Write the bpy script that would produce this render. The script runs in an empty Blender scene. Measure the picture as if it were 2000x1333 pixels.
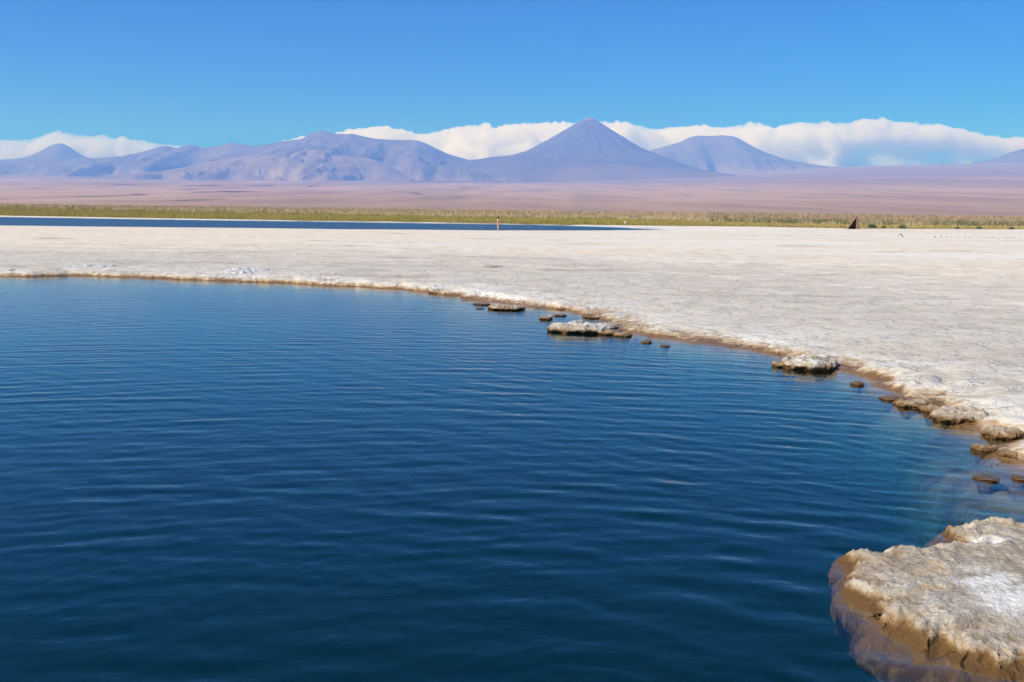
import bpy, bmesh, math, random
import numpy as np
from mathutils import Vector, Matrix

random.seed(7)
RNG = np.random.default_rng(11)
scene = bpy.context.scene
COL = scene.collection

# ------------------------------------------------------------------ camera
F = 1960.0                     # focal length for a 2000 px wide picture
CAM_H = 2.45
HORIZON, TILT = 411.0, 0.0130
pitch = math.atan((666.5 - HORIZON) / F)
roll = math.atan(TILT)
fw = Vector((0, math.cos(pitch), -math.sin(pitch)))
r0 = Vector((1, 0, 0))
u0 = r0.cross(fw)
rt = r0 * math.cos(roll) + u0 * math.sin(roll)
up = -r0 * math.sin(roll) + u0 * math.cos(roll)
cam = bpy.data.cameras.new("camera")
cam.sensor_width = 36.0
cam.lens = 36.0 * F / 2000.0
cam.clip_start = 0.1
cam.clip_end = 300000.0
cam_o = bpy.data.objects.new("camera", cam)
COL.objects.link(cam_o)
M = Matrix((rt, up, -fw)).transposed().to_4x4()
M.translation = Vector((0, 0, CAM_H))
cam_o.matrix_world = M
scene.camera = cam_o

# ------------------------------------------------------------------ sky, sun, exposure
SUN_EL, SUN_AZ = math.radians(38), math.radians(-118)      # azimuth from +Y, negative to the left
world = bpy.data.worlds.new("World")
scene.world = world
world.use_nodes = True
wn, wl = world.node_tree.nodes, world.node_tree.links
sky = wn.new("ShaderNodeTexSky")
sky.sky_type = 'NISHITA'
sky.sun_disc = False
sky.sun_elevation = SUN_EL
sky.sun_rotation = SUN_AZ
sky.altitude = 3500
sky.air_density = 1.0
sky.dust_density = 0.0
sky.ozone_density = 10.0
hs = wn.new("ShaderNodeHueSaturation")
hs.inputs['Saturation'].default_value = 1.50
hs.inputs['Hue'].default_value = 0.503
wl.new(sky.outputs[0], hs.inputs['Color'])
bg = wn["Background"]
tintn = wn.new("ShaderNodeMix")
tintn.data_type = 'RGBA'
tintn.blend_type = 'MULTIPLY'
tintn.inputs[0].default_value = 1.0
tintn.inputs[7].default_value = (0.94, 0.885, 0.975, 1)
wl.new(hs.outputs[0], tintn.inputs[6])
wl.new(tintn.outputs[2], bg.inputs[0])
bg.inputs[1].default_value = 0.098
sun = bpy.data.lights.new("sun", 'SUN')
sun.energy = 3.8
sun.angle = math.radians(0.53)
sun.color = (1.0, 0.95, 0.87)
sun_o = bpy.data.objects.new("sun", sun)
COL.objects.link(sun_o)
S = Vector((math.sin(SUN_AZ) * math.cos(SUN_EL), math.cos(SUN_AZ) * math.cos(SUN_EL), math.sin(SUN_EL)))
sun_o.rotation_euler = S.to_track_quat('Z', 'Y').to_euler()
sun_o.location = (-30, -20, 40)
vs = scene.view_settings
vs.view_transform = 'Standard'
vs.look = 'None'
vs.gamma = 1.0
vs.use_curve_mapping = False
vs.exposure = 0.6
scene.cycles.max_bounces = 26
scene.cycles.volume_bounces = 24
scene.cycles.transparent_max_bounces = 16
scene.cycles.use_denoising = True
scene.cycles.caustics_reflective = False
scene.cycles.caustics_refractive = False

# ------------------------------------------------------------------ helpers
def ray(X, Y):
    return fw * F + rt * (X - 1000.0) + up * (666.5 - Y)
def ground(X, Y, z=0.0):
    d = ray(X, Y)
    k = (z - CAM_H) / d.z
    return Vector((d.x * k, d.y * k, z))
def at(X, Y, D):
    d = ray(X, Y)
    k = D / d.y
    return Vector((d.x * k, D, CAM_H + d.z * k))

def _hash(i, j, k, seed):
    h = (i.astype(np.uint32) * np.uint32(374761393) + j.astype(np.uint32) * np.uint32(668265263)
         + k.astype(np.uint32) * np.uint32(2147483647) + np.uint32((seed * 974711 + 12345) & 0xffffffff))
    h = (h ^ (h >> np.uint32(13))) * np.uint32(1274126177)
    h = (h ^ (h >> np.uint32(16))) * np.uint32(2246822519)
    h = h ^ (h >> np.uint32(15))
    return h.astype(np.float64) / 4294967295.0 * 2 - 1
def noise2(x, y, seed=0):
    x = np.asarray(x, float); y = np.asarray(y, float)
    xi = np.floor(x).astype(np.int64); yi = np.floor(y).astype(np.int64)
    fx = x - xi; fy = y - yi
    zk = np.zeros_like(xi)
    def g(a, b):
        t = _hash(xi + a, yi + b, zk, seed) * math.pi
        return np.cos(t) * (fx - a) + np.sin(t) * (fy - b)
    u = fx ** 3 * (fx * (fx * 6 - 15) + 10); v = fy ** 3 * (fy * (fy * 6 - 15) + 10)
    n0 = g(0, 0) * (1 - u) + g(1, 0) * u
    n1 = g(0, 1) * (1 - u) + g(1, 1) * u
    return (n0 * (1 - v) + n1 * v) * 1.4
def fbm2(x, y, oct=4, seed=0, gain=0.5):
    s, a, t = 0, 1.0, 0
    for o in range(oct):
        s = s + a * noise2(x * 2 ** o + 17.3 * o, y * 2 ** o - 9.1 * o, seed + o); t += a; a *= gain
    return s / t
def ridged2(x, y, oct=4, seed=0):
    s, a, t = 0, 1.0, 0
    for o in range(oct):
        s = s + a * (1 - np.abs(noise2(x * 2 ** o + 3.7 * o, y * 2 ** o + 5.9 * o, seed + o)) * 2); t += a; a *= 0.5
    return s / t
def noise3(x, y, z, seed=0):
    xi = np.floor(x).astype(np.int64); yi = np.floor(y).astype(np.int64); zi = np.floor(z).astype(np.int64)
    fx, fy, fz = x - xi, y - yi, z - zi
    u, v, w = [f * f * (3 - 2 * f) for f in (fx, fy, fz)]
    r = 0
    for a in (0, 1):
        for b in (0, 1):
            for c in (0, 1):
                r = r + _hash(xi + a, yi + b, zi + c, seed) * (u if a else 1 - u) * (v if b else 1 - v) * (w if c else 1 - w)
    return r
def fbm3(x, y, z, oct=4, seed=0):
    s, a, t = 0, 1.0, 0
    for o in range(oct):
        s = s + a * noise3(x * 2 ** o + 31.7 * o, y * 2 ** o, z * 2 ** o, seed + o); t += a; a *= 0.5
    return s / t
def sstep(a, b, x):
    t = np.clip((x - a) / (b - a), 0, 1)
    return t * t * (3 - 2 * t)
def signed(poly, x, y):
    """distance to a polygon, positive outside"""
    P = np.array(poly, float)
    n = len(P)
    best = np.full(x.shape, 1e18)
    inside = np.zeros(x.shape, bool)
    for i in range(n):
        ax, ay = P[i]; bx, by = P[(i + 1) % n]
        ex, ey = bx - ax, by - ay
        L = ex * ex + ey * ey + 1e-12
        t = np.clip(((x - ax) * ex + (y - ay) * ey) / L, 0, 1)
        dx, dy = x - ax - t * ex, y - ay - t * ey
        best = np.minimum(best, dx * dx + dy * dy)
        if ay != by:
            c = (ay > y) != (by > y)
            inside ^= c & (x < ex * (y - ay) / (by - ay) + ax)
    d = np.sqrt(best)
    return np.where(inside, -d, d)

def mesh_np(name, V, Q, mats, parent=None, smooth=True, attrs=None, T=None):
    """V (n,3); Q (m,4) quads; T (k,3) triangles"""
    me = bpy.data.meshes.new(name)
    V = np.asarray(V, np.float32)
    parts, starts, off = [], [], 0
    if Q is not None and len(Q):
        Q = np.asarray(Q, np.int32); parts.append(Q.ravel()); starts.append(off + np.arange(len(Q)) * 4); off += Q.size
    if T is not None and len(T):
        T = np.asarray(T, np.int32); parts.append(T.ravel()); starts.append(off + np.arange(len(T)) * 3); off += T.size
    idx = np.concatenate(parts); st = np.concatenate(starts).astype(np.int32)
    me.vertices.add(len(V)); me.vertices.foreach_set("co", V.ravel())
    me.loops.add(len(idx)); me.loops.foreach_set("vertex_index", idx)
    me.polygons.add(len(st)); me.polygons.foreach_set("loop_start", st)
    me.update(calc_edges=True)
    me.polygons.foreach_set("use_smooth", np.full(len(st), smooth))
    for k, a in (attrs or {}).items():
        a = np.asarray(a, np.float32)
        if a.ndim == 1:
            at_ = me.attributes.new(k, 'FLOAT', 'POINT'); at_.data.foreach_set("value", a)
        else:
            at_ = me.attributes.new(k, 'FLOAT_COLOR', 'POINT'); at_.data.foreach_set("color", a.ravel())
    for m in (mats if isinstance(mats, list) else [mats]):
        me.materials.append(m)
    o = bpy.data.objects.new(name, me)
    COL.objects.link(o)
    if parent: o.parent = parent
    return o
def grid_quads(nr, nc, wrap=False, off=0):
    i, j = np.meshgrid(np.arange(nr - 1), np.arange(nc if wrap else nc - 1), indexing='ij')
    j2 = (j + 1) % nc
    return np.stack([i * nc + j, i * nc + j2, (i + 1) * nc + j2, (i + 1) * nc + j], -1).reshape(-1, 4) + off
def tag(o, label=None, cat=None, group=None, kind=None):
    if label: o["label"] = label
    if cat: o["category"] = cat
    if group: o["group"] = group
    if kind: o["kind"] = kind
    return o
def empty(name, loc, rz=0.0):
    o = bpy.data.objects.new(name, None)
    o.empty_display_size = 0.2
    o.location = loc; o.rotation_euler = (0, 0, rz)
    COL.objects.link(o)
    return o

# ------------------------------------------------------------------ materials
class NT:
    def __init__(s, name):
        s.m = bpy.data.materials.new(name); s.m.use_nodes = True
        s.n, s.l = s.m.node_tree.nodes, s.m.node_tree.links
        s.n.clear()
        s.out = s.n.new("ShaderNodeOutputMaterial")
    def add(s, t, **kw):
        n = s.n.new("ShaderNode" + t)
        for k, v in kw.items(): setattr(n, k, v)
        return n
    def put(s, sock, v):
        if isinstance(v, bpy.types.NodeSocket): s.l.new(v, sock)
        elif isinstance(v, (tuple, list)) and len(v) == 3 and sock.type == 'RGBA': sock.default_value = (*v, 1)
        else: sock.default_value = v
    def math(s, op, a, b=0.0, clamp=False):
        n = s.add("Math", operation=op, use_clamp=clamp)
        s.put(n.inputs[0], a); s.put(n.inputs[1], b)
        return n.outputs[0]
    def mix(s, f, a, b):
        n = s.add("Mix", data_type='RGBA')
        s.put(n.inputs[0], f); s.put(n.inputs[6], a); s.put(n.inputs[7], b)
        return n.outputs[2]
    def ss(s, v, a, b, lo=0.0, hi=1.0):
        n = s.add("MapRange", interpolation_type='SMOOTHSTEP')
        s.put(n.inputs[0], v); s.put(n.inputs[1], a); s.put(n.inputs[2], b); s.put(n.inputs[3], lo); s.put(n.inputs[4], hi)
        return n.outputs[0]
    def pos(s):
        return s.add("NewGeometry").outputs['Position']
    def scaled(s, v, sc):
        n = s.add("Mapping"); s.put(n.inputs[0], v); n.inputs['Scale'].default_value = sc
        return n.outputs[0]
    def noise(s, v, scale, detail=4, rough=0.55, dist=0.0):
        n = s.add("TexNoise"); s.put(n.inputs['Vector'], v)
        n.inputs['Scale'].default_value = scale; n.inputs['Detail'].default_value = detail
        n.inputs['Roughness'].default_value = rough; n.inputs['Distortion'].default_value = dist
        return n.outputs['Fac']
    def attr(s, name, out='Fac'):
        n = s.add("Attribute"); n.attribute_name = name
        return n.outputs[out]
    def bump(s, h, dist, strength=1.0, normal=None):
        n = s.add("Bump"); s.put(n.inputs['Height'], h)
        n.inputs['Distance'].default_value = dist; n.inputs['Strength'].default_value = strength
        if normal: s.l.new(normal, n.inputs['Normal'])
        return n.outputs[0]
    def princ(s, col, rough=0.8, normal=None, spec=0.3):
        n = s.add("BsdfPrincipled")
        s.put(n.inputs['Base Color'], col); s.put(n.inputs['Roughness'], rough)
        s.put(n.inputs['Specular IOR Level'], spec)
        if normal: s.l.new(normal, n.inputs['Normal'])
        s.l.new(n.outputs[0], s.out.inputs[0])
        return n

def simple(name, col, rough=0.7, var=0.2, scale=6.0, bump=0.0):
    t = NT(name)
    n = t.noise(t.pos(), scale, 4)
    c = t.mix(t.ss(n, 0.3, 0.7), tuple(x * (1 - var) for x in col), tuple(min(1, x * (1 + var)) for x in col))
    t.princ(c, rough, t.bump(n, bump) if bump else None)
    return t.m

def salt_material(name, near=False):
    """mineral crust: wet brown at the waterline, ochre lip, pale salt above"""
    t = NT(name)
    p = t.pos()
    sx = t.add("SeparateXYZ"); t.put(sx.inputs[0], p); z = sx.outputs[2]
    n_big = t.noise(p, 0.12, 5, 0.6)
    n_mid = t.noise(p, 1.1, 5, 0.62)
    n_sm = t.noise(p, 7.0, 6, 0.68)
    n_fine = t.noise(p, 34.0, 4, 0.7)
    n_stain = t.noise(t.scaled(p, (0.5, 1.0, 1)), 0.45, 5, 0.6)
    return t, p, z, n_big, n_mid, n_sm, n_fine, n_stain

# --- salt flat
t, p, z, n_big, n_mid, n_sm, n_fine, n_stain = salt_material("salt_flat")
sd = t.attr("shore"); veg = t.attr("veg"); rim = t.attr("rim")
zz = t.math('ADD', z, t.math('MULTIPLY', t.math('SUBTRACT', n_sm, 0.5), 0.16))
grey = t.mix(t.ss(n_mid, 0.38, 0.62), (0.54, 0.49, 0.40), (0.655, 0.60, 0.505))
grey = t.mix(t.ss(n_sm, 0.45, 0.66), grey, (0.70, 0.655, 0.57))
grey = t.mix(t.math('MULTIPLY', t.ss(n_fine, 0.56, 0.68), 0.3), grey, (0.34, 0.29, 0.235))
cream = t.mix(t.ss(n_mid, 0.36, 0.64), (0.755, 0.635, 0.49), (0.89, 0.795, 0.65))
sx = t.add('SeparateXYZ'); t.put(sx.inputs[0], p)
east = t.ss(sx.outputs[0], -25.0, 35.0, 0.15, 0.9)
cream = t.mix(t.math('MULTIPLY', t.ss(t.noise(t.scaled(p, (0.25, 1, 1)), 0.10, 5, 0.6), 0.45, 0.62), east), cream, (0.87, 0.83, 0.75))
sdn = t.math('ADD', sd, t.math('MULTIPLY', t.math('SUBTRACT', n_big, 0.5), 26.0))
base = t.mix(t.ss(sdn, 8.0, 27.0), grey, cream)
white_m = t.math('MULTIPLY', t.ss(n_stain, 0.40, 0.56), t.ss(n_sm, 0.36, 0.52))
band = t.math('MULTIPLY', t.ss(t.math('ADD', sd, t.math('MULTIPLY', t.math('SUBTRACT', n_stain, 0.5), 9.0)), 3.2, 0.6), t.ss(sd, 0.15, 0.6))
base = t.mix(t.math('MULTIPLY', white_m, t.math('ADD', t.math('MULTIPLY', band, 0.70), 0.14)), base, (0.84, 0.83, 0.80))
blot = t.noise(t.scaled(p, (0.7, 1, 1)), 0.33, 6, 0.66)
base = t.mix(t.math('MULTIPLY', t.ss(blot, 0.5, 0.66), t.ss(sdn, 14.0, 40.0, 0.40, 0.05)), base, (0.38, 0.335, 0.27))
plates = t.noise(p, 2.7, 5, 0.7)
base = t.mix(t.math('MULTIPLY', t.ss(plates, 0.56, 0.64), t.ss(sdn, 14.0, 40.0, 0.5, 0.2)), base, (0.76, 0.735, 0.69))
mud = t.math('MULTIPLY', t.ss(t.noise(t.scaled(p, (0.6, 1, 1)), 0.2, 4), 0.60, 0.70), 0.6)
base = t.mix(mud, base, (0.36, 0.29, 0.225))
ochre = t.mix(t.ss(n_sm, 0.35, 0.65), (0.42, 0.285, 0.16), (0.58, 0.45, 0.31))
base = t.mix(t.math('MULTIPLY', t.ss(zz, 0.118, 0.06), rim), base, ochre)
base = t.mix(t.math('MULTIPLY', t.ss(t.math('ADD', zz, t.math('MULTIPLY', t.math('SUBTRACT', n_mid, 0.5), 0.14)), 0.07, 0.02), rim), base, t.mix(n_mid, (0.15, 0.085, 0.035), (0.27, 0.16, 0.07)))
base = t.mix(t.ss(z, -0.02, -0.15), base, t.mix(t.ss(n_mid, 0.4, 0.6), (0.13, 0.07, 0.04), (0.28, 0.18, 0.115)))
base = t.mix(t.ss(z, -0.8, -1.8), base, (0.06, 0.095, 0.08))
soil = t.mix(n_mid, (0.16, 0.13, 0.05), (0.24, 0.19, 0.09))
base = t.mix(veg, base, soil)
dark = t.ss(t.noise(p, 2.4, 3), 0.66, 0.72)
hgt = t.math('ADD', t.math('MULTIPLY', n_sm, 0.8), t.math('ADD', t.math('MULTIPLY', n_fine, 0.35), t.ss(plates, 0.52, 0.66)))
nb = t.bump(hgt, 0.032, 1.0, t.bump(n_mid, 0.08, 0.8))
t.princ(base, t.ss(z, 0.0, 0.08, 0.35, 0.9), nb, 0.3)
M_FLAT = t.m

# --- salt rock
t, p, z, n_big, n_mid, n_sm, n_fine, n_stain = salt_material("salt_rock")
zz = t.math('ADD', z, t.math('MULTIPLY', t.math('SUBTRACT', n_sm, 0.5), 0.11))
n_patch = t.noise(p, 2.6, 5, 0.6, 0.6)
n_low = t.noise(p, 1.1, 3, 0.55)
pale = t.mix(t.ss(n_sm, 0.35, 0.66), (0.34, 0.285, 0.22), (0.62, 0.555, 0.46))
pale = t.mix(t.ss(n_patch, 0.55, 0.66), pale, (0.55, 0.42, 0.265))
pale = t.mix(t.math('MULTIPLY', t.ss(n_low, 0.52, 0.66), 0.4), pale, (0.30, 0.235, 0.17))
pale = t.mix(t.math('MULTIPLY', t.ss(n_fine, 0.57, 0.68), 0.7), pale, (0.14, 0.095, 0.06))
wm = t.noise(p, 1.3, 5, 0.62, 1.2)
pale = t.mix(t.math('MULTIPLY', t.math('MULTIPLY', t.ss(wm, 0.48, 0.59), t.ss(n_sm, 0.33, 0.55)), t.ss(z, 0.10, 0.17)), pale, (0.78, 0.77, 0.75))
ochre = t.mix(t.ss(n_sm, 0.35, 0.65), (0.22, 0.115, 0.04), (0.46, 0.295, 0.13))
pale = t.mix(t.math('MULTIPLY', t.attr('salt'), t.ss(n_sm, 0.30, 0.52)), pale, (0.84, 0.83, 0.80))
c = t.mix(t.ss(zz, 0.105, 0.04), pale, ochre)
c = t.mix(t.ss(zz, 0.078, 0.018), c, t.mix(n_mid, (0.09, 0.045, 0.014), (0.20, 0.11, 0.035)))
c = t.mix(t.ss(z, -0.02, -0.12), c, t.mix(t.ss(n_sm, 0.4, 0.6), (0.065, 0.026, 0.011), (0.19, 0.09, 0.04)))
hgt = t.math('ADD', n_sm, t.math('ADD', t.math('MULTIPLY', n_fine, 0.5), t.math('MULTIPLY', t.noise(p, 110.0, 3, 0.7), 0.22)))
t.princ(c, t.ss(z, 0.01, 0.09, 0.22, 0.85), t.bump(hgt, 0.04, 1.0), 0.4)
M_ROCK = t.m

# --- white salt mound
t = NT("salt_mound"); p = t.pos()
n1 = t.noise(p, 6, 6, 0.7); n2 = t.noise(p, 1.6, 4, 0.6)
c = t.mix(t.ss(n1, 0.35, 0.6), (0.5, 0.48, 0.46), (0.82, 0.82, 0.81))
c = t.mix(t.ss(n2, 0.62, 0.68), c, (0.10, 0.09, 0.085))
t.princ(c, 0.85, t.bump(n1, 0.08))
M_MOUND = t.m

# --- water: clear surface over an absorbing body
def water_material(name, rough, bumps, absorb):
    t = NT(name)
    p = t.pos()
    nrm = None
    for vec_scale, sc, dist, st in bumps:
        nrm = t.bump(t.noise(t.scaled(p, vec_scale), sc, 3, 0.55, 0.3), dist, st, nrm)
    g = t.add("BsdfGlossy"); g.inputs['Roughness'].default_value = rough
    g.inputs['Color'].default_value = (1, 1, 1, 1)
    fr = t.add("Fresnel")
    bf = t.add("NewGeometry").outputs['Backfacing']     # light is not bent below the surface, so both sides use the same curve
    t.l.new(t.math('SUBTRACT', 1.333, t.math('MULTIPLY', bf, 1.333 - 1 / 1.333)), fr.inputs['IOR'])
    if nrm:
        t.l.new(nrm, g.inputs['Normal']); t.l.new(nrm, fr.inputs['Normal'])
    tr = t.add("BsdfTransparent")
    mx = t.add("MixShader")
    t.l.new(fr.outputs[0], mx.inputs[0]); t.l.new(tr.outputs[0], mx.inputs[1]); t.l.new(g.outputs[0], mx.inputs[2])
    t.l.new(mx.outputs[0], t.out.inputs['Surface'])
    ab = t.add("VolumeAbsorption")
    ab.inputs['Color'].default_value = (*absorb[:3], 1); ab.inputs['Density'].default_value = absorb[3]
    sc_ = t.add("VolumeScatter"); sc_.inputs['Color'].default_value = (0.08, 0.95, 1.0, 1); sc_.inputs['Density'].default_value = 0.029
    av = t.add("AddShader"); t.l.new(ab.outputs[0], av.inputs[0]); t.l.new(sc_.outputs[0], av.inputs[1])
    t.l.new(av.outputs[0], t.out.inputs['Volume'])
    return t.m
M_WATER = water_material("lagoon_water", 0.03, [((1, 1, 1), 6.0, 0.010, 0.5), ((1, 1, 1), 17.0, 0.004, 0.5)], (0.0, 0.58, 0.64, 0.95))
M_WATER2 = water_material("far_lagoon_water", 0.25, [((0.4, 1, 1), 1.6, 0.22, 1.0), ((0.6, 1, 1), 6.0, 0.10, 1.0)], (0.0, 0.58, 0.64, 0.95))

# --- mountains and desert
def mountain_material(name, a, b, stripe, sc):
    t = NT(name); p = t.pos()
    n1 = t.noise(p, sc, 6, 0.62); n2 = t.noise(p, sc * 6, 5, 0.65)
    c = t.mix(t.ss(n1, 0.38, 0.62), a, b)
    c = t.mix(t.math('MULTIPLY', t.ss(n2, 0.58, 0.72), 0.5), c, stripe)
    g = t.attr("streak")
    c = t.mix(t.math('MULTIPLY', g, 0.75), c, stripe)
    c = t.mix(t.math('MULTIPLY', t.attr('foot'), 0.5), c, (0.30, 0.22, 0.175))
    t.princ(c, 0.95, t.bump(n2, 60.0, 0.6), 0.1)
    return t.m
M_VOLC = mountain_material("volcano_rock", (0.085, 0.08, 0.085), (0.125, 0.11, 0.105), (0.32, 0.22, 0.18), 0.0006)
M_MTN = mountain_material("mountain_rock", (0.10, 0.095, 0.095), (0.155, 0.13, 0.12), (0.34, 0.26, 0.21), 0.0004)
M_HILL = mountain_material("foothill_rock", (0.165, 0.137, 0.122), (0.235, 0.185, 0.16), (0.55, 0.47, 0.40), 0.0004)
t = NT("desert"); p = t.pos()
n1 = t.noise(t.scaled(p, (1, 0.35, 1)), 0.00022, 6, 0.6)
n2 = t.noise(t.scaled(p, (1, 0.16, 1)), 0.0022, 7, 0.68)
n3 = t.noise(t.scaled(p, (1.0, 0.22, 1)), 0.0016, 4, 0.6, 0.6)
sx = t.add("SeparateXYZ"); t.put(sx.inputs[0], p)
c = t.mix(t.ss(n1, 0.38, 0.62), (0.39, 0.275, 0.205), (0.51, 0.365, 0.28))
c = t.mix(t.math('MULTIPLY', t.ss(n2, 0.42, 0.64), 0.45), c, (0.25, 0.17, 0.14))
c = t.mix(t.math('MULTIPLY', t.ss(n2, 0.44, 0.34), 0.3), c, (0.56, 0.40, 0.31))
west = t.ss(sx.outputs[0], 1500.0, -3000.0)
c = t.mix(t.math('MULTIPLY', t.ss(n3, 0.60, 0.66), west), c, (0.07, 0.055, 0.05))
c = t.mix(t.math('MULTIPLY', t.ss(t.noise(t.scaled(p, (1, 0.3, 1)), 0.0017, 4), 0.68, 0.74), 0.7), c, (0.62, 0.50, 0.42))
zh = t.math('ADD', sx.outputs[2], t.math('MULTIPLY', t.math('SUBTRACT', t.noise(t.scaled(p, (1, 0.3, 1)), 0.0003, 5, 0.6), 0.5), 1400.0))
c = t.mix(t.math('MULTIPLY', t.ss(zh, 250.0, 900.0), 0.62), c, (0.19, 0.15, 0.13))
c = t.mix(t.math('MULTIPLY', t.attr("lava"), 0.8), c, (0.13, 0.10, 0.095))
t.princ(c, 0.95, t.bump(n2, 40.0, 0.5), 0.1)
M_DESERT = t.m

# --- plants
t = NT("grass_blades"); c = t.attr("tint", 'Color')
d = t.add("BsdfDiffuse"); t.put(d.inputs[0], c)
tl = t.add("BsdfTranslucent"); t.put(tl.inputs[0], c)
mx = t.add("MixShader"); mx.inputs[0].default_value = 0.25
t.l.new(d.outputs[0], mx.inputs[1]); t.l.new(tl.outputs[0], mx.inputs[2]); t.l.new(mx.outputs[0], t.out.inputs[0])
M_GRASS = t.m
M_LEAF = simple("shrub_leaves", (0.12, 0.15, 0.07), 0.7, 0.35, 3.0)
M_STEM = simple("shrub_stem", (0.16, 0.11, 0.06), 0.8)

M_RUST = simple("rusty_boards", (0.30, 0.165, 0.10), 0.75, 0.3, 5.0, 0.01)
M_RUST_SHADE = simple("shade_rusty_boards", (0.075, 0.04, 0.028), 0.8, 0.3, 5.0, 0.01)  # darker copy of the rust, interior shade of the shelter put into the colour
M_PIPE = simple("grey_metal", (0.12, 0.12, 0.125), 0.5, 0.3, 8.0)
M_STONE = simple("dark_stone", (0.24, 0.20, 0.165), 0.85, 0.3, 9.0, 0.02)
M_WHITE = simple("white_paint", (0.8, 0.79, 0.77), 0.5, 0.06, 4.0)
M_WOOD = simple("weathered_wood", (0.30, 0.24, 0.18), 0.85, 0.25, 12.0, 0.005)
M_SKIN = simple("skin", (0.50, 0.27, 0.17), 0.55, 0.08, 9.0)
M_HAIR = simple("dark_hair", (0.022, 0.014, 0.009), 0.45, 0.3, 40.0, 0.003)
M_SUIT = simple("swimsuit", (0.42, 0.20, 0.12), 0.7, 0.15, 20.0)

# ------------------------------------------------------------------ shorelines (world metres, from the picture's waterline)
shore_px = [(-160, 541), (0, 540), (45, 542), (120, 539), (200, 541), (300, 544), (370, 548), (440, 550), (500, 552), (570, 554),
            (620, 558), (700, 561), (780, 566), (840, 574), (890, 579), (915, 586), (960, 591), (1005, 598), (1035, 603), (1095, 606),
            (1130, 614), (1160, 622), (1178, 629), (1172, 634), (1200, 644), (1240, 652), (1290, 661), (1350, 669), (1420, 679),
            (1500, 689), (1545, 702), (1590, 716), (1640, 727), (1690, 737), (1716, 746), (1706, 754), (1745, 766), (1764, 776), (1760, 784), (1800, 794),
            (1850, 806), (1862, 822), (1900, 838), (1945, 846), (1985, 858), (1935, 870), (1920, 880), (1940, 893), (1985, 903), (2040, 922), (2090, 950), (2110, 990)]
L1 = [tuple(ground(X, Y).xy) for X, Y in shore_px]
L1 += [(4.9, 7.0), (4.4, 5.2), (3.4, 3.6), (1.5, 2.6), (-3, 2.4), (-12, 3.2), (-28, 7), (-34, 18), (-31, 30)]
far_px = [(-400, 416), (-150, 421.5), (0, 424), (300, 429), (600, 433), (975, 438.5), (1100, 441), (1200, 444.2), (1290, 448.3)]
near_px = [(1300, 449.2), (1150, 450.6), (975, 450.3), (700, 448.3), (500, 446), (0, 441), (-150, 439.5), (-400, 437)]
L2 = [tuple(ground(X, Y).xy) for X, Y in far_px + near_px]
grass_px = [(-700, 413), (-300, 417), (0, 421), (300, 426), (600, 430.5), (975, 436), (1100, 438.5), (1300, 441), (1500, 443.5), (1650, 446.5), (1800, 447.5), (2000, 448.5), (2400, 454), (2800, 459)]
gz = 0.2
gp = [ground(X, Y, gz) for X, Y in grass_px]
g_th = np.array([math.atan2(v.x, v.y) for v in gp]); g_r = np.array([v.xy.length for v in gp])
def grass_front(th):
    return np.interp(th, g_th, g_r)

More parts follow.
